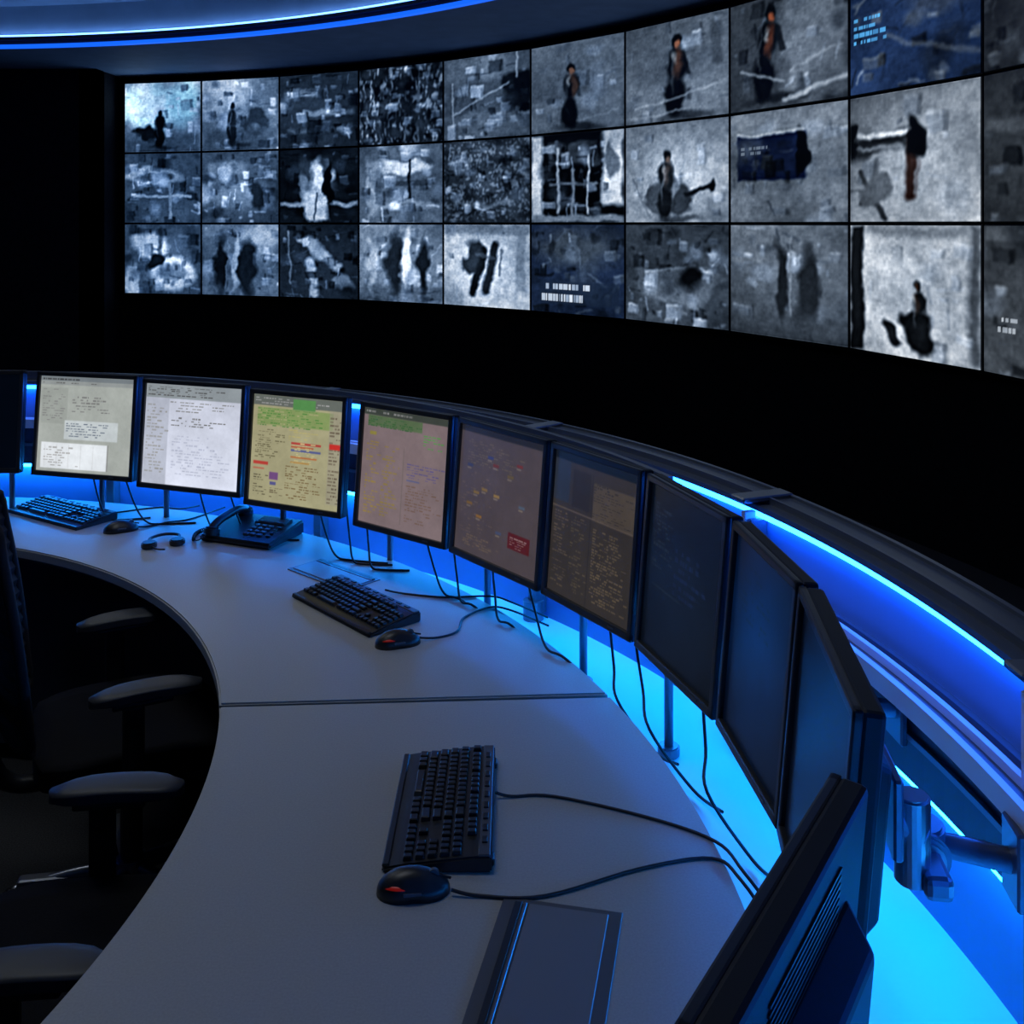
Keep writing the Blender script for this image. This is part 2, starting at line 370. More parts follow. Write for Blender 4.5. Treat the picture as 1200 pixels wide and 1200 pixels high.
    D[2, 4] = P(.72, 25).r(0, 0, 1, .12, .5, .05).r(0, .8, 1, 1, .66, .05, .8).st(24, .75, 1.12).r(.85, .1, .95, .8, .5, .03, .7).e(.35, .42, .14, .18, .18, w=.1).l(.5, .3, .34, .85, .04, .1).l(.62, .25, .50, .8, .045, .14).l(.4, .35, .6, .4, .02, .3).l(.7, .3, .66, .6, .01, .2)
    D[2, 5] = P((.14, .16, .20), 26).e(.5, .25, .45, .2, .26, .9).st(80, .4, 1.9, .3)
    D[2, 6] = P(.25, 27).e(.5, .6, .3, .22, .40, w=.15).st(100, .4, 2, .6, sz=.14).l(.2, .5, .7, .4, .012, .55).l(.3, .7, .6, .9, .015, .45).e(.62, .55, .12, .12, .07, .8)
    D[2, 7] = P(.33, 28).g(1.2, .7).st(50, .65, 1.5, .3).e(.47, .5, .06, .36, .12, .5).e(.68, .52, .09, .32, .13, .5).r(0, .3, .3, .35, .4, .03).r(.545, .1, .555, .8, .45, .01).r(0, .8, 1, 1, .22, .05, .6)
    D[2, 8] = P(.68, 29).r(0, 0, .12, 1, .10, .03).r(.92, 0, 1, 1, .32, .05).r(.12, .0, .92, .08, .5, .05).st(20, .8, 1.15, .3, .15, .1, .9, .95).e(.34, .84, .12, .12, .14, w=.1).e(.55, .84, .17, .13, .10, w=.1).person(.55, .64, .46, .09, (.3, .22, .18)).l(.3, .38, .65, .42, .01, .85).e(.4, .35, .15, .1, .78, .8)
    D[2, 9] = P(.28, 30).r(0, .0, 1, .1, .4).st(60)
    for kk, p in D.items(): p.finish(1.0)
    D[0, 8].text(.03, .38, .32, .62, 4, (.40, .75, .95), .9)
    D[1, 7].text(.10, .30, .42, .40, 2, .5)
    D[2, 5].r(.1, .64, .95, .90, (.15, .17, .20), .02, .7).text(.12, .64, .97, .78, 1, .9, .95).text(.12, .75, .97, .92, 1, .92, .95)
    D[2, 9].text(.1, .6, .9, .8, 3, .8)
    return D
TH = [80, 73.7, 67.2, 60.5, 53.4, 46.25, 38.9, 31.4, 23.85, 16.8, 9.7, 2.6]
PH = .75
pics = cctv(); q = []
def wallfn(t0, t1, z1, z0):
    p0 = Vector((CW[0] + RW * math.cos(R(t0)), CW[1] + RW * math.sin(R(t0))))
    p1 = Vector((CW[0] + RW * math.cos(R(t1)), CW[1] + RW * math.sin(R(t1))))
    d = (p1 - p0).normalized(); p0 = p0 + d * .012; p1 = p1 - d * .012
    return lambda U, V: (p0.x + (p1.x - p0.x) * U, p0.y + (p1.y - p0.y) * U, z1 + (z0 - z1) * V)
for r_ in range(3):
    for c in range(11):
        p = pics[r_, c] if c < 10 else P(.25, 50 + r_).st(30).finish()
        k = c / 9
        tint = np.array([BL[i] * (1 - k) + GR[i] * k for i in range(3)])
        lum = np.clip(p.I.mean(-1, keepdims=True) * 1.1, 0, 1) ** 1.5
        p.I = p.I * (tint * (1 - lum) + (tint * .25 + .75) * lum) * 1.14
        m = p.U * (1 - p.U) * p.V * (1 - p.V)
        p.I *= (.84 + .16 * np.clip(m * 12, 0, 1))[..., None]
        zt = EYE + 1.5 - r_ * PH
        q.append((p, wallfn(TH[c], TH[c + 1], zt - .011, zt - PH + .011)))
vw = empty('video_wall')
o = screen_mesh(q, 'display_screens', M_cctv); o.parent = vw
b = B()
for c in range(11):
    t0, t1 = TH[c], TH[c + 1]
    p0 = (CW[0] + RW * math.cos(R(t0)), CW[1] + RW * math.sin(R(t0))); p1 = (CW[0] + RW * math.cos(R(t1)), CW[1] + RW * math.sin(R(t1)))
    am = (t0 + t1) / 2; w = math.dist(p0, p1); mid = ((p0[0] + p1[0]) / 2, (p0[1] + p1[1]) / 2)
    M = T(mid[0], mid[1], 0) @ RZ(am - 90)
    for r_ in range(3):
        zc = EYE + 1.5 - (r_ + .5) * PH
        b.box((0, .045, zc), (w - .006, .08, PH - .006), M_shell, M, .004, 1)
    b.box((0, .1, EYE + .375), (w, .03, 2.3), M_shell, M)
b.obj('display_cabinets', vw)

# ------------------------------------------------------------ console: desk
console = empty('control_console')
def din(phi): return (CD[0] + RD * math.cos(R(phi)), CD[1] + RD * math.sin(R(phi)))
def rdo(a): return 2.35 + .0038 * max(a, -10) if a < 90 else 2.692
def dout(a): return (CM[0] + rdo(a) * math.cos(R(a)), CM[1] + rdo(a) * math.sin(R(a)))
def slab(b, f0, f1, z0, z1, m, inset=0.0, bev=.004):
    n = 44; ins = []; outs = []
    for i in range(n + 1):
        f = f0 + (f1 - f0) * i / n; ins.append(din(f)); outs.append(dout(f + 8.6))
    if inset:
        ins = [(x + inset * math.cos(R(f0 + (f1 - f0) * i / n)), y + inset * math.sin(R(f0 + (f1 - f0) * i / n))) for i, (x, y) in enumerate(ins)]
    t = bmesh.new(); rows = []
    for (xi, yi), (xo, yo) in zip(ins, outs):
        rows.append([t.verts.new((xi, yi, z0)), t.verts.new((xo, yo, z0)), t.verts.new((xo, yo, z1)), t.verts.new((xi, yi, z1))])
    for i in range(n):
        for j in range(4): t.faces.new((rows[i][j], rows[i][(j + 1) % 4], rows[i + 1][(j + 1) % 4], rows[i + 1][j]))
    t.faces.new(rows[0]); t.faces.new(rows[-1][::-1])
    bmesh.ops.recalc_face_normals(t, faces=t.faces[:])
    if bev:
        es = [e for e in t.edges if len(e.link_faces) == 2 and e.calc_face_angle(0) > 1.0 and min(v.co.z for v in e.verts) > (z0 + z1) / 2]
        bmesh.ops.bevel(t, geom=es, offset=bev, segments=2, affect='EDGES')
    b.add(t, None, m)
b = B()
for f0, f1 in ((-52, -22.15), (-21.85, 16.14), (16.56, 112)):
    slab(b, f0, f1, ZD - .028, ZD, M_desk)
slab(b, -51.8, 111.8, ZD - .05, ZD - .0285, M_deskedge, .03, 0)
b.ring(CM, rect(2.20, 2.23, .06, ZD - .05), -38, 118, 90, M_darkpanel)
for f in (-40, -22, -2, 16.4, 40, 66, 90, 108):
    x0, y0 = din(f); x1, y1 = dout(f + 8.6); dx, dy = x1 - x0, y1 - y0; L = math.hypot(dx, dy); dx /= L; dy /= L
    ang = math.degrees(math.atan2(dy, dx)); M = T(x0 + dx * L * .62, y0 + dy * L * .62, 0) @ RZ(ang)
    b.box((0, 0, .37), (L * .42, .03, .66), M_darkpanel, M, .004, 1)
    b.box((0, 0, .02), (L * .6, .07, .04), M_rail, M, .006, 1)
b.obj('curved_desk', console)

def hatch(x, y, ang, lx, ly):
    b = B(); M = T(x, y, ZD) @ RZ(ang)
    b.box((0, 0, .001), (lx, ly, .003), M_hatch, M, .001, 1)
    b.box((0, -ly * .06, .003), (lx * .93, ly * .66, .0025), M_lid, M, .001, 1)
    b.box((0, ly * .36, .003), (lx * .93, .012, .0045), M_black, M, .001, 1)
    b.box((0, ly * .30, .003), (lx * .93, .005, .005), M_chrome, M, .001, 1)
    b.obj('cable_hatch', console)
hatch(.045, 1.42, 78, .32, .185)
hatch(-.535, 3.063, -42, .28, .13)

# ------------------------------------------------------------ console: back screen, ledges, LEDs
A0, A1 = -38, 122
b = B()
b.ring(CM, rect(2.735, 2.80, 1.172, 1.20), A0, A1, 130, M_cap)
b.ring(CM, rect(2.705, 2.737, 1.180, 1.192), A0, A1, 130, M_cap)
b.ring(CM, rect(2.735, 2.742, 1.20, 1.206), A0, A1, 130, M_rail)
b.ring(CM, rect(2.79, 2.80, 1.20, 1.206), A0, A1, 130, M_rail)
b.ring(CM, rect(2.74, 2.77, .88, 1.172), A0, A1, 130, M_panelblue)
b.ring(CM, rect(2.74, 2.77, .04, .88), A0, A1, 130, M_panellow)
b.ring(CM, rect(2.77, 2.785, 0, 1.172), A0, A1, 130, M_shell)
b.ring(CM, rect(2.655, 2.74, 1.03, 1.040), A0, A1, 130, M_rail)
b.ring(CM, rect(2.648, 2.660, 1.022, 1.056), A0, A1, 130, M_white)
b.ring(CM, rect(2.688, 2.698, 1.040, 1.054), A0, A1, 130, M_white)
b.ring(CM, rect(2.715, 2.722, 1.040, 1.050), A0, A1, 130, M_rail)
b.ring(CM, rect(2.700, 2.74, .875, 1.03), A0, A1, 130, M_darkpanel)
b.ring(CM, rect(2.692, 2.700, .945, .955), A0, A1, 130, M_rail)
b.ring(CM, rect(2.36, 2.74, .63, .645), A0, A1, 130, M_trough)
for a in (-30, -14, 2.5, 21.3, 40.2, 60.8, 80, 100):
    M = T(CM[0], CM[1], 0) @ RZ(a)
    b.box((2.715, 0, .91), (.045, .035, .50), M_rail, M, .003, 1)
    b.box((2.735, 0, 1.203), (.13, .05, .012), M_chrome, M, .003, 1)
    b.box((2.70, 0, 1.11), (.03, .014, .13), M_white, M, .002, 1)
    b.cyl((2.70, 0, .645), (2.70, 0, .70), .03, M_rail, M)
b.obj('back_screen', console)
b = B()
b.ring(CM, rect(2.722, 2.739, 1.160, 1.170), A0, A1, 130, M_ledblue); b.obj('led_strip_upper', console)
b = B()
b.ring(CM, rect(2.706, 2.734, .862, .874), A0, A1, 130, M_ledcyan); b.obj('led_strip_lower', console)

# ------------------------------------------------------------ desktop monitors
MT = EYE - .53; MH = .365
def mpic(i):
    NU2, NV2 = 210, 170
    def Q(c, s): return Pic(NU2, NV2, c, s)
    if i == 0:
        p = Q((.64, .66, .64), 100); p.r(0, 0, 1, .05, (.45, .48, .5)).text(.02, .01, .5, .05, 1, .25).r(0, .05, 1, .09, (.56, .58, .58)).text(.02, .055, .8, .085, 1, .35).r(.02, .12, .3, .5, (.60, .62, .60)).text(.03, .13, .28, .48, 14, .5, .5).text(.35, .2, .9, .38, 6, .46).r(.28, .46, .85, .66, (.76, .79, .80)).text(.3, .48, .84, .64, 6, (.4, .44, .5)).r(.04, .70, .75, .97, (.88, .90, .92)).text(.07, .74, .45, .95, 8, .65).r(.75, .7, .76, .97, .5)
        for k in range(5): p.r(.08 + k * .13, .72, .082 + k * .13, .96, .7, .006)
    elif i == 1:
        p = Q((.86, .88, .95), 101); p.g(.88, 1).r(0, 0, 1, .14, (.55, .58, .6)).text(.02, .02, .9, .12, 5, .3).r(.0, .14, .25, 1, (.70, .72, .78)).text(.26, .16, .95, .28, 4, .5).text(.28, .32, .9, .42, 4, .42).text(.3, .5, .9, .9, 14, (.70, .72, .80)).text(.02, .2, .22, .9, 22, .58)
    elif i == 2:
        p = Q((.63, .61, .48), 102); p.r(0, 0, 1, .1, (.38, .40, .38)).text(.02, .02, .9, .09, 3, .6).r(.05, .12, .9, .28, (.50, .57, .36)).text(.05, .12, .9, .3, 8, (.32, .50, .26)).text(.05, .12, .9, .3, 8, (.62, .62, .45), .4).r(.45, .02, .7, .12, (.32, .52, .3)).text(.04, .32, .38, .6, 14, (.42, .40, .30)).text(.42, .3, .84, .42, 6, (.68, .64, .42)).r(.86, .1, 1, .95, (.58, .56, .50), .01, .6).text(.87, .12, .99, .95, 26, (.42, .38, .32))
        for (x0, y0, x1, y1, c) in ((.45, .42, .78, .440, (.66, .24, .22)), (.45, .455, .7, .47, (.66, .32, .22)), (.45, .485, .78, .505, (.32, .35, .54)), (.45, .55, .74, .565, (.68, .40, .24)), (.45, .6, .66, .612, (.68, .5, .25)), (.87, .4, 1, .45, (.74, .20, .18)), (.03, .63, .2, .66, (.70, .25, .22)), (.03, .69, .16, .705, (.68, .4, .32)), (.22, .72, .32, .79, (.43, .30, .48)), (.23, .81, .30, .84, (.33, .33, .52))): p.r(x0, y0, x1, y1, c)
        p.text(.46, .42, .78, .62, 10, (.75, .70, .5), .5).text(.4, .64, .85, .95, 14, (.45, .38, .26)).text(.04, .75, .2, .95, 9, (.35, .33, .26)).text(.23, .86, .38, .96, 5, (.4, .36, .28))
    elif i == 3:
        p = Q((.47, .41, .42), 103); p.r(0, 0, 1, .06, (.24, .26, .24)).text(.02, .01, .8, .05, 1, .5).r(.05, .06, .7, .15, (.33, .40, .29)).text(.05, .07, .7, .16, 5, (.22, .36, .22)).text(.72, .16, .98, .28, 5, (.32, .54, .29)).text(.05, .28, .22, .92, 24, (.54, .46, .26)).text(.25, .28, .45, .92, 24, (.51, .44, .27)).r(.5, .3, .505, .95, (.37, .34, .33)).text(.55, .42, .95, .55, 6, (.35, .32, .48)).r(.08, .2, .16, .23, (.52, .48, .25)).text(.55, .6, .95, .92, 14, (.42, .34, .31)).r(.55, .56, .70, .57, (.30, .33, .50))
    elif i == 4:
        p = Q((.28, .25, .265), 104); p.r(0, 0, 1, .05, (.15, .15, .17)).text(.1, .1, .8, .3, 10, (.34, .31, .28), .4).text(.05, .35, .5, .95, 24, (.33, .29, .28), .3)
        for k, (x, y, c) in enumerate(((.1, .3, (.19, .22, .34)), (.35, .2, (.19, .22, .38)), (.42, .25, (.36, .18, .18)), (.6, .3, (.35, .30, .2)), (.2, .5, (.43, .35, .2)), (.3, .46, (.43, .35, .22)), (.45, .48, (.48, .39, .25)), (.25, .68, (.48, .35, .18)), (.5, .75, (.25, .28, .38)), (.75, .5, (.28, .32, .38)), (.12, .6, (.43, .33, .18)), (.7, .2, (.39, .18, .18)))):
            p.r(x, y, x + .07, y + .022, c); p.r(x, y + .03, x + .05, y + .04, (.44, .40, .36))
        p.r(.65, .72, .9, .84, (.30, .12, .14)).text(.67, .73, .88, .83, 6, (.48, .37, .37)).text(.1, .85, .6, .95, 5, (.37, .32, .28))
    elif i == 5:
        p = Q((.20, .185, .18), 105); p.r(0, 0, 1, .06, (.10, .12, .15)).r(.0, .06, .2, .35, (.17, .19, .23)).r(.24, .1, .46, .36, (.17, .16, .16)).r(.5, .15, .98, .4, (.28, .25, .22)).text(.5, .15, .95, .4, 14, (.18, .17, .17)).text(.03, .42, .22, .95, 26, (.31, .27, .23)).text(.25, .42, .45, .95, 26, (.29, .26, .22)).text(.52, .45, .95, .95, 26, (.33, .29, .24)).r(.48, .1, .485, 1, (.13, .13, .15)).r(0, .39, 1, .4, (.33, .29, .26))
    elif i == 6:
        p = Q((.05, .065, .09), 106); p.e(.45, .55, .5, .35, (.08, .11, .16), 1.2).text(.08, .1, .35, .5, 16, (.14, .17, .21)).text(.4, .3, .8, .6, 6, (.10, .14, .24)).r(.1, .6, .5, .61, (.12, .15, .18))
    elif i == 7:
        p = Q((.03, .055, .10), 107); p.e(.45, .35, .45, .4, (.05, .15, .30), 1.5).text(.1, .1, .7, .4, 8, (.07, .12, .2))  # soft blue reflection painted into the screen image
    else:
        p = Q((.03, .05, .08), 108 + i); p.text(.1, .2, .8, .6, 5, (.05, .08, .12))
    p.n(4, 4, .06)
    return p
def monitor(M, w, i):
    e = empty('desktop_monitor', M)
    def put(o, L=Matrix()): o.parent = e; o.matrix_world = M @ L
    tilt = RX(-5)
    b = B(); h = MH
    b.box((0, .012, -h / 2), (w, .028, h), M_shell, None, .006, 2)
    bz = .015
    b.box((0, -.005, -bz / 2), (w, .012, bz), M_frame, None, .003, 2)
    b.box((0, -.005, -h + bz * .6), (w, .012, bz * 1.2), M_frame, None, .003, 2)
    for s in (-1, 1): b.box((s * (w / 2 - bz / 2), -.005, -h / 2), (bz, .012, h), M_frame, None, .003, 2)
    b.box((0, 0, 0), (w * .72, h * .62, .035), M_shell, T(0, .042, -h * .52) @ RX(-90), .006, 2, taper=(.8, .8))
    for k in range(9): b.box((0, .0265, -.03 - k * .007), (w * .5, .003, .003), M_black, None)
    b.box((w * .30, -.0115, -h + .010), (.02, .002, .004), M_keytrim, None)
    put(b.obj('housing'), tilt)
    p = mpic(i); hw = w / 2 - bz
    o = screen_mesh([(p, lambda U, V: (-hw + 2 * hw * U, -.0022 + 0 * U, -bz - (h - 2.2 * bz) * V))], 'screen', M_lcdscr)
    put(o, tilt)
    b = B(); ax = -.07; az = -.29
    b.box((0, .072, -.20), (.10, .012, .10), M_rail, None, .003, 1)
    b.cyl((0, .078, -.22), (0, .11, -.24), .02, M_rail)
    b.cyl((0, .10, -.30), (0, .10, -.19), .022, M_chrome, None, 24, bev=.003)
    b.box((ax / 2, .125, az), (.14, .035, .03), M_rail, None, .008, 2)
    b.cyl((ax, .125, az - .028), (ax, .125, az + .028), .034, M_rail, None, 28, bev=.004)
    b.cyl((ax + .030, .125, az), (ax + .042, .125, az), .032, M_rail, None, 28, bev=.003)
    b.cyl((ax + .041, .125, az), (ax + .047, .125, az), .024, M_chrome, None, 28)
    b.cyl((ax + .046, .125, az), (ax + .051, .125, az), .012, M_rail, None, 24)
    b.tube([(ax, .14, az), (ax + .01, .18, az), (ax + .02, .21, az), (ax + .03, .24, az)], .016, M_rail)
    b.box((ax + .03, .236, az), (.06, .012, .10), M_rail, None, .003, 1)
    put(b.obj('swivel_arm'))
    return e
MP = [((-1.70, 3.68), (-1.30, 3.57)), ((-1.26, 3.51), (-.87, 3.365)), ((-.8375, 3.295), (-.50, 3.13)), ((-.446, 3.06), (-.158, 2.83)),
      ((-.14, 2.81), (.094, 2.505)), ((.104, 2.494), (.287, 2.20)), ((.297, 2.178), (.398, 1.850)), ((.404, 1.83), (.430, 1.510)), ((.430, 1.498), (.382, 1.112)),
      ((.318, .985), (.113, .668)), ((-2.16, 3.70), (-1.76, 3.70))]
for k, (pa, pb) in enumerate(MP):
    w = math.dist(pa, pb); ang = math.degrees(math.atan2(pb[1] - pa[1], pb[0] - pa[0]))
    monitor(T((pa[0] + pb[0]) / 2, (pa[1] + pb[1]) / 2, MT) @ RZ(ang), w, k if k < 10 else 8)
b = B()
b.ring(CM, rect(2.515, 2.529, MT - .030, MT - .012), 22, 100, 100, M_cap)
for a in (91, 86.5, 78.5, 72.5, 61.1, 50.3, 40.4, 30.8, 22.6):
    M = T(CM[0], CM[1], 0) @ RZ(a)
    b.cyl((2.535, 0, .645), (2.535, 0, MT - .02), .010, M_rail, M, 14)
    b.cyl((2.535, 0, .645), (2.535, 0, .668), .024, M_rail, M, 18, bev=.003)
b.obj('monitor_support_rail', console)

# ------------------------------------------------------------ keyboards, mice, phone
def keyboard(x, y, ang, L=.385, W=.172):
    b = B(); M = T(x, y, ZD) @ RZ(ang)
    prof = [(-W / 2, 0), (W / 2, 0), (W / 2, .026), (W / 2 - .03, .026), (-W / 2 + .03, .013), (-W / 2, .008)]
    t = bmesh.new()
    A = [t.verts.new((-L / 2, py, pz)) for py, pz in prof]; C = [t.verts.new((L / 2, py, pz)) for py, pz in prof]
    t.faces.new(A); t.faces.new(C[::-1])
    for i in range(6): t.faces.new((A[i], A[(i + 1) % 6], C[(i + 1) % 6], C[i]))
    bmesh.ops.recalc_face_normals(t, faces=t.faces[:])
    bmesh.ops.bevel(t, geom=t.edges[:], offset=.003, segments=2, affect='EDGES')
    b.add(t, M, M_black)
    b.box((0, W / 2 - .012, .0265), (L * .985, .020, .004), M_keytrim, M, .0015, 1)
    for k in range(9): b.box((-L * .38 + k * L * .095, W / 2 - .012, .0295), (L * .05, .009, .003), M_key, M, .001, 1)
    b.box((0, -W / 2 + .006, .0095), (L * .98, .012, .006), M_black, M, .002, 1)
    u = L / 22.6
    rows = 6
    for r_ in range(rows):
        yy = W / 2 - .034 - r_ * (W - .058) / rows - (.0 if r_ == 0 else .003)
        zz = .013 + (yy + W / 2 - .03) / (W - .06) * .013 + .003
        kd = (W - .062) / rows * .84
        x0 = -L / 2 + .008
        def key(xc, wd): b.box((xc, yy, zz), (wd * .86, kd, .008), M_key, M, .0012, 1, taper=(.82, .82))
        if r_ == 5:
            seq = [1.4, 1.1, 1.1, 6.2, 1.1, 1.1, 1.1, 1.5]
        else:
            seq = [[1, .6, 1, 1, 1, 1, .4, 1, 1, 1, 1, .4, 1, 1, 1, 1][:16], [1] * 13 + [2], [1.5] + [1] * 12 + [1.5], [1.8] + [1] * 11 + [2.2], [2.3] + [1] * 10 + [2.7]][r_]
        sc = 15 / sum(seq); cx = x0
        for wd in seq:
            wd *= sc
            if wd > .65: key(cx + wd * u / 2, wd * u)
            cx += wd * u
        for c_ in range(3):
            if r_ in (3,): continue
            if r_ == 4 and c_ != 1: continue
            key(x0 + (15.4 + c_ + .5) * u, u)
        if r_ > 0:
            for c_ in range(3): key(x0 + (18.6 + c_ + .5) * u, u)
    for s in (-1, 1): b.box((s * L * .42, W / 2 - .003, .006), (.022, .014, .012), M_black, M, .002, 1)
    return b.obj('keyboard')
keyboard(-.122, 1.832, -90, .355, .178)
keyboard(-.43, 2.79, -48, .385, .165)
keyboard(-1.62, 3.68, -33, .42, .165)

def mouse(x, y, ang, glow=True):
    b = B(); M = T(x, y, ZD) @ RZ(ang)
    t = bmesh.new(); bmesh.ops.create_uvsphere(t, u_segments=28, v_segments=18, radius=1)
    def shp(X, Y, Z, g=1.0):
        wd = .031 * (1 + .10 * Y * Y - .12 * math.exp(-(Y * 3) ** 2)) * g
        hump = 1 - .22 * (Y + .3) ** 2
        sq = 1.12 if abs(Z) < .5 else 1.0
        return Vector((X * wd * sq, Y * .058 * g, max(Z, 0) ** .8 * .036 * hump * g + (.0 if Z <= 0 else .002)))
    for v in t.verts: v.co = shp(*v.co)
    b.add(t, M, M_black, True)
    b.box((0, .028, .0315), (.0012, .05, .004), M_key, M @ RX(-14))
    b.cyl((-.003, .032, .026), (.003, .032, .026), .0085, M_keytrim, M, 18)
    for s in (-1, 1): b.box((s * .0305, -.002, .014), (.003, .028, .005), M_keytrim, M, .001, 1)
    if glow:
        t = bmesh.new(); gr = []
        for i in range(7):
            row = []
            for j in range(5):
                lo = math.pi * (-.30 + .22 * i / 6); la = .42 + .13 * j / 4 * math.sin(math.pi * (i + .5) / 7)
                row.append(t.verts.new(shp(math.cos(la) * math.cos(lo), math.cos(la) * math.sin(lo), math.sin(la), 1.02)))
            gr.append(row)
        for i in range(6):
            for j in range(4): t.faces.new((gr[i][j], gr[i + 1][j], gr[i + 1][j + 1], gr[i][j + 1]))
        b.add(t, M, M_red, True)
    return b.obj('computer_mouse')
mouse(-.155, 1.610, -84)
mouse(-.285, 2.556, -70)
mouse(-1.336, 3.50, -60, False)

def phone(x, y, ang):
    b = B(); M = T(x, y, ZD) @ RZ(ang)
    t = bmesh.new(); bmesh.ops.create_cube(t, size=1)
    for v in t.verts:
        v.co = Vector((v.co.x * .28, v.co.y * .20, 0.0 if v.co.z < 0 else (.048 if v.co.y > 0 else .020)))
    bmesh.ops.bevel(t, geom=t.edges[:], offset=.007, segments=3, affect='EDGES')
    b.add(t, M, M_black)
    S = M @ T(0, 0, .0355) @ RX(8)
    b.box((.045, .058, .0), (.12, .05, .006), M_frame, S, .002, 1)
    b.box((.045, .058, .0035), (.10, .036, .002), M_lcd, S)
    for r_ in range(4):
        for c in range(3): b.box((.015 + c * .026, .012 - r_ * .022, .002), (.019, .014, .006), M_keytrim, S, .002, 1)
        for c in range(1): b.box((.10, .012 - r_ * .022, .002), (.016, .010, .005), M_frame, S, .002, 1)
    hs = [(-.095, -.10, .040), (-.095, -.05, .060), (-.095, .0, .067), (-.095, .05, .070), (-.095, .10, .058)]
    b.tube(hs, .0135, M_black, M, 12)
    b.cyl((-.095, -.092, .022), (-.095, -.086, .048), .027, M_black, M, 24, bev=.006)
    b.cyl((-.095, .092, .038), (-.095, .086, .064), .027, M_black, M, 24, bev=.006)
    pts = []
    N = 110
    for i in range(N + 1):
        u = i / N; bx = -.145 - .04 * math.sin(u * math.pi); by = -.12 + .17 * u
        pts.append((bx + .006 * math.cos(i * 1.3), by, .009 + .006 * math.sin(i * 1.3)))
    b.tube([(-.095, -.10, .03), (-.12, -.125, .012)] + pts + [(-.135, .06, .012)], .002, M_cable, M, 6, 2)
    return b.obj('desk_phone')
phone(-.87, 3.43, -22)
b = B(); M = T(-1.14, 3.35, ZD)
b.tube([(-.035, -.03, .012), (-.05, .02, .014), (-.02, .065, .014), (.03, .06, .014), (.045, .01, .012)], .005, M_black, M)
b.cyl((-.035, -.035, 0), (-.035, -.035, .02), .025, M_black, M, 20, bev=.004)
b.cyl((.045, .0, 0), (.045, .0, .02), .025, M_black, M, 20, bev=.004)
b.tube([(-.035, -.035, .01), (.0, -.07, .008), (.03, -.075, .008)], .003, M_black, M)
b.obj('headset')

# ------------------------------------------------------------ cables
def cable(pts, r=.0028):
    b = B(); b.tube(pts, r, M_cable); return b.obj('cable')
z = ZD + .003
cable([(-.03, 1.87, z + .008), (.0, 1.872, z), (.078, 1.872, z), (.241, 1.805, z), (.345, 1.735, z), (.375, 1.65, z), (.43, 1.60, .70), (.48, 1.62, .65)])
cable([(-.095, 1.60, z + .006), (-.05, 1.595, z), (.053, 1.595, z), (.208, 1.662, z), (.33, 1.689, z), (.366, 1.63, z), (.42, 1.56, .70), (.47, 1.58, .65)])
cable([(-.36, 2.90, z + .01), (-.31, 2.90, z), (-.19, 2.87, z), (-.06, 2.877, z), (.0, 2.83, z), (.10, 2.86, .70)])
cable([(-.24, 2.575, z + .006), (-.19, 2.59, z), (-.141, 2.63, z), (-.128, 2.72, z), (-.06, 2.795, z), (.0, 2.77, z), (.10, 2.80, .70)])
cable([(-1.30, 3.52, z + .006), (-1.26, 3.54, z), (-1.208, 3.59, z), (-1.15, 3.62, z), (-1.10, 3.70, z), (-1.06, 3.78, z)])
cable([(-1.46, 3.66, z + .006), (-1.42, 3.72, z), (-1.30, 3.78, z), (-1.22, 3.76, z), (-1.16, 3.80, z)])
random.seed(3)
def pc(r, a, z): return (CM[0] + r * math.cos(R(a)), CM[1] + r * math.sin(R(a)), z)
for a in (79, 76, 69, 66, 57, 54, 52, 46, 43, 39, 35.5, 27, 24.5, 18, 9.5):
    da = random.uniform(3, 6)
    cable([pc(2.50, a, .97), pc(2.49, a - .3, .90), pc(2.47, a - da * .35, .80), pc(2.44, a - da * .7, z + .004), pc(2.45, a - da, z) if a > 30 else pc(2.50, a - da, .66), pc(2.50, a - da * 1.5, z if a > 50 else .68)], .0032)

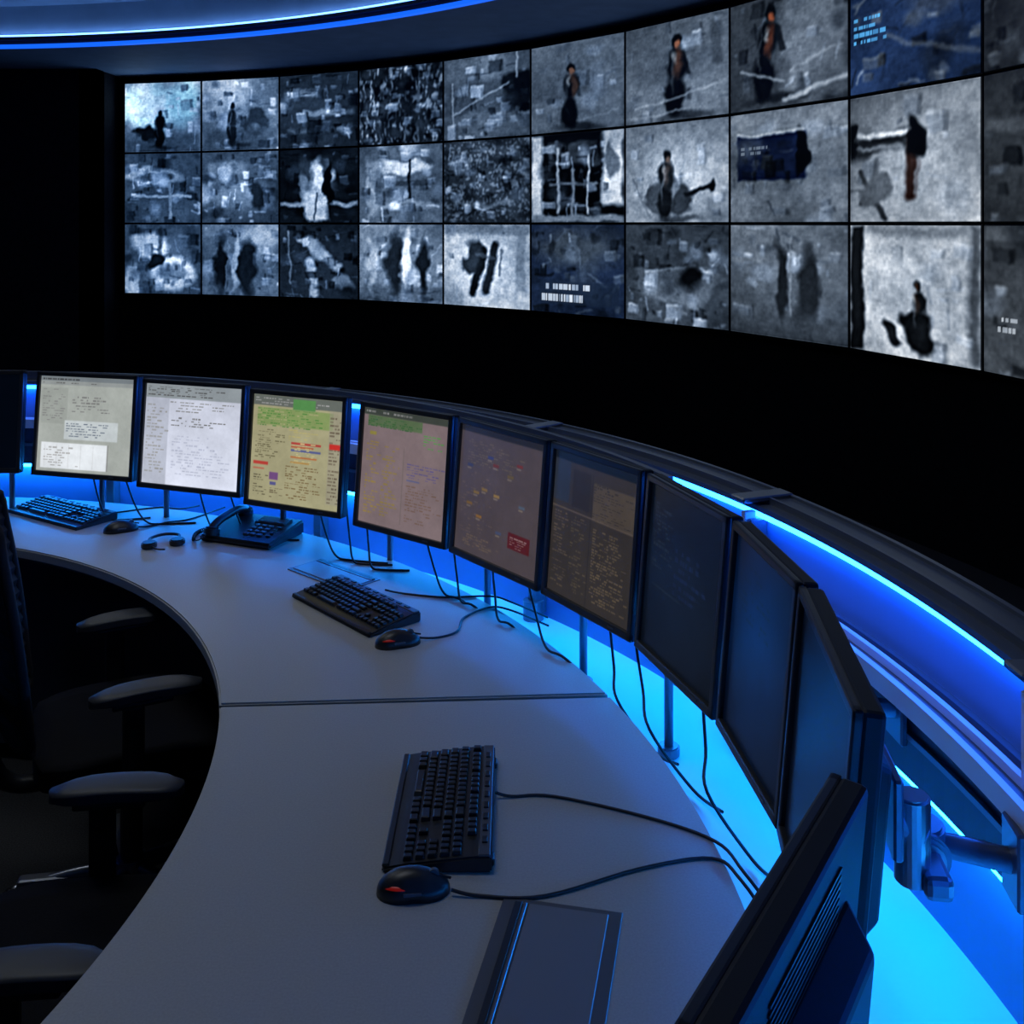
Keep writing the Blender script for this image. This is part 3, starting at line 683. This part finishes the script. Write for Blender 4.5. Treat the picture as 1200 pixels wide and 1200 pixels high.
# ------------------------------------------------------------ office chairs
def chair(x, y, ang):
    b = B(); M = T(x, y, 0) @ RZ(ang)
    for k in range(5):
        A = M @ RZ(72 * k + 20)
        b.tube([(.03, 0, .115), (.15, 0, .105), (.29, 0, .075)], .017, M_chrome, A, 10)
        b.box((.15, 0, .10), (.26, .038, .022), M_chrome, A @ RY(0), .008, 2)
        b.cyl((.30, 0, .085), (.30, 0, .05), .008, M_black, A, 10)
        for s in (-1, 1): b.cyl((.31, s * .006, .028), (.31, s * .026, .028), .028, M_black, A, 22, bev=.004)
        b.box((.305, 0, .055), (.05, .05, .02), M_black, A, .006, 2)
    b.cyl((0, 0, .09), (0, 0, .14), .04, M_chrome, M, 24, bev=.004)
    b.cyl((0, 0, .13), (0, 0, .30), .028, M_black, M, 20)
    b.cyl((0, 0, .28), (0, 0, .41), .016, M_chrome, M, 20)
    b.box((-.01, 0, .405), (.26, .20, .045), M_black, M, .012, 2)
    b.tube([(.04, -.10, .40), (.06, -.24, .40)], .006, M_chrome, M)
    t = bmesh.new(); bmesh.ops.create_cube(t, size=1)
    bmesh.ops.subdivide_edges(t, edges=t.edges[:], cuts=9, use_grid_fill=True)
    for v in t.verts:
        X, Y, Z = v.co * 2
        k2 = 1 - .16 * max(0, abs(X)) ** 4
        zz = Z * .038 * (1 - .35 * (abs(X) ** 4 + abs(Y) ** 4) / 2)
        zz += -.03 * max(0, X) ** 3 + .012 * Y * Y - .008 * (1 - X * X) * (1 - Y * Y)
        v.co = Vector((X * .235 * (1 - .08 * abs(Y) ** 4), Y * .235 * k2, .468 + zz))
    b.add(t, M, M_fabric, True)
    Bk = M @ T(-.225, 0, .50) @ RY(-10)
    n, mrow = 16, 30; Hh = .56
    def bp(u, v, off=0):
        wd = .235 * (1 - .25 * v ** 3) * (1 - .12 * (1 - v) ** 3)
        yy = u * wd
        xx = -.055 * (1 - u * u) - .02 * math.sin(v * math.pi) * -1 + .05 * (v - .3) ** 2 - off
        return Vector((xx, yy, .06 + v * Hh + -.03 * u * u * v))
    t = bmesh.new(); F = []; K = []
    for j in range(mrow + 1):
        v_ = j / mrow; wv = .006 * (j % 2)
        F.append([t.verts.new(bp(-1 + 2 * i / n, v_, wv)) for i in range(n + 1)])
        K.append([t.verts.new(bp(-1 + 2 * i / n, v_, wv + .022)) for i in range(n + 1)])
    for j in range(mrow):
        for i in range(n):
            t.faces.new((F[j][i], F[j][i + 1], F[j + 1][i + 1], F[j + 1][i])); t.faces.new((K[j][i + 1], K[j][i], K[j + 1][i], K[j + 1][i + 1]))
    for j in range(mrow):
        t.faces.new((F[j][0], F[j + 1][0], K[j + 1][0], K[j][0])); t.faces.new((F[j + 1][n], F[j][n], K[j][n], K[j + 1][n]))
    for i in range(n):
        t.faces.new((F[0][i + 1], F[0][i], K[0][i], K[0][i + 1])); t.faces.new((F[mrow][i], F[mrow][i + 1], K[mrow][i + 1], K[mrow][i]))
    bmesh.ops.recalc_face_normals(t, faces=t.faces[:])
    b.add(t, Bk, M_cframe)
    fr = [bp(-1, v / 8, .01) for v in range(9)] + [bp(-1 + 2 * i / 8, 1, .01) for i in range(1, 9)] + [bp(1, 1 - v / 8, .01) for v in range(1, 9)] + [bp(1 - 2 * i / 8, 0, .01) for i in range(1, 9)]
    b.tube(fr, .013, M_cframe, Bk, 8, 3)
    b.tube([(-.10, 0, .40), (-.26, 0, .39), (-.33, 0, .47), (-.345, 0, .70)], .022, M_black, M, 12)
    b.box((-.335, 0, .66), (.03, .22, .06), M_black, M @ RY(0), .01, 2)
    for s in (-1, 1):
        b.tube([(-.02, s * .18, .415), (-.02, s * .25, .43), (-.02, s * .257, .50), (-.02, s * .255, .60)], .019, M_black, M, 12)
        b.box((-.02, s * .255, .57), (.05, .028, .16), M_black, M, .008, 2)
        b.box((.0, s * .25, .655), (.14, .06, .014), M_black, M, .005, 2)
        t = bmesh.new(); bmesh.ops.create_cube(t, size=1)
        bmesh.ops.subdivide_edges(t, edges=t.edges[:], cuts=7, use_grid_fill=True)
        for v in t.verts:
            X, Y, Z = v.co * 2
            rr = (1 - .45 * abs(X) ** 5)
            v.co = Vector((.01 + X * .13 * (1 - .08 * Y * Y), s * .25 + Y * .040 * rr, .677 + Z * .014 * (1 - .3 * X ** 4 - .3 * Y ** 4) - .008 * X * X))
        b.add(t, M, M_armpad, True)
    return b.obj('office_chair')
chair(-1.0, 2.69, 26)
chair(-.77, 1.79, 6)
chair(-2.10, 3.02, 75)

# ------------------------------------------------------------ unseen ceiling fill panels, added to brighten the desk
def added_fill(x, y, sx, sy, power, z, col=(.90, .95, 1.0)):
    b = B()
    b.box((x, y, z + .02), (sx + .06, sy + .06, .04), M_rail, None, .005, 1)
    b.box((x, y, z - .002), (sx, sy, .006), M_fill)
    o = b.obj('added_fill_panel')
    l = bpy.data.lights.new('fill_area', 'AREA'); l.shape = 'RECTANGLE'; l.size = sx; l.size_y = sy
    l.energy = power; l.color = col
    lo = bpy.data.objects.new('fill_light', l); lo.location = (x, y, z - .01); scene.collection.objects.link(lo); lo.parent = o
added_fill(-.9, 2.3, 1.2, .6, 8, ZC + .26)
added_fill(-2.6, 4.3, 1.2, .6, 8, ZC + .26)

# ------------------------------------------------------------ world + camera
w = bpy.data.worlds.new('world'); scene.world = w; w.use_nodes = True
w.node_tree.nodes['Background'].inputs[0].default_value = (.02, .05, .12, 1)
w.node_tree.nodes['Background'].inputs[1].default_value = .05
cam = bpy.data.cameras.new('camera'); cam.lens = 36; cam.sensor_width = 36
cam.shift_y = -(600 - 262) / 1200
cam.clip_start = .02
co = bpy.data.objects.new('camera', cam); scene.collection.objects.link(co)
co.location = (0, 0, EYE); co.rotation_euler = (R(90), 0, 0)
scene.camera = co
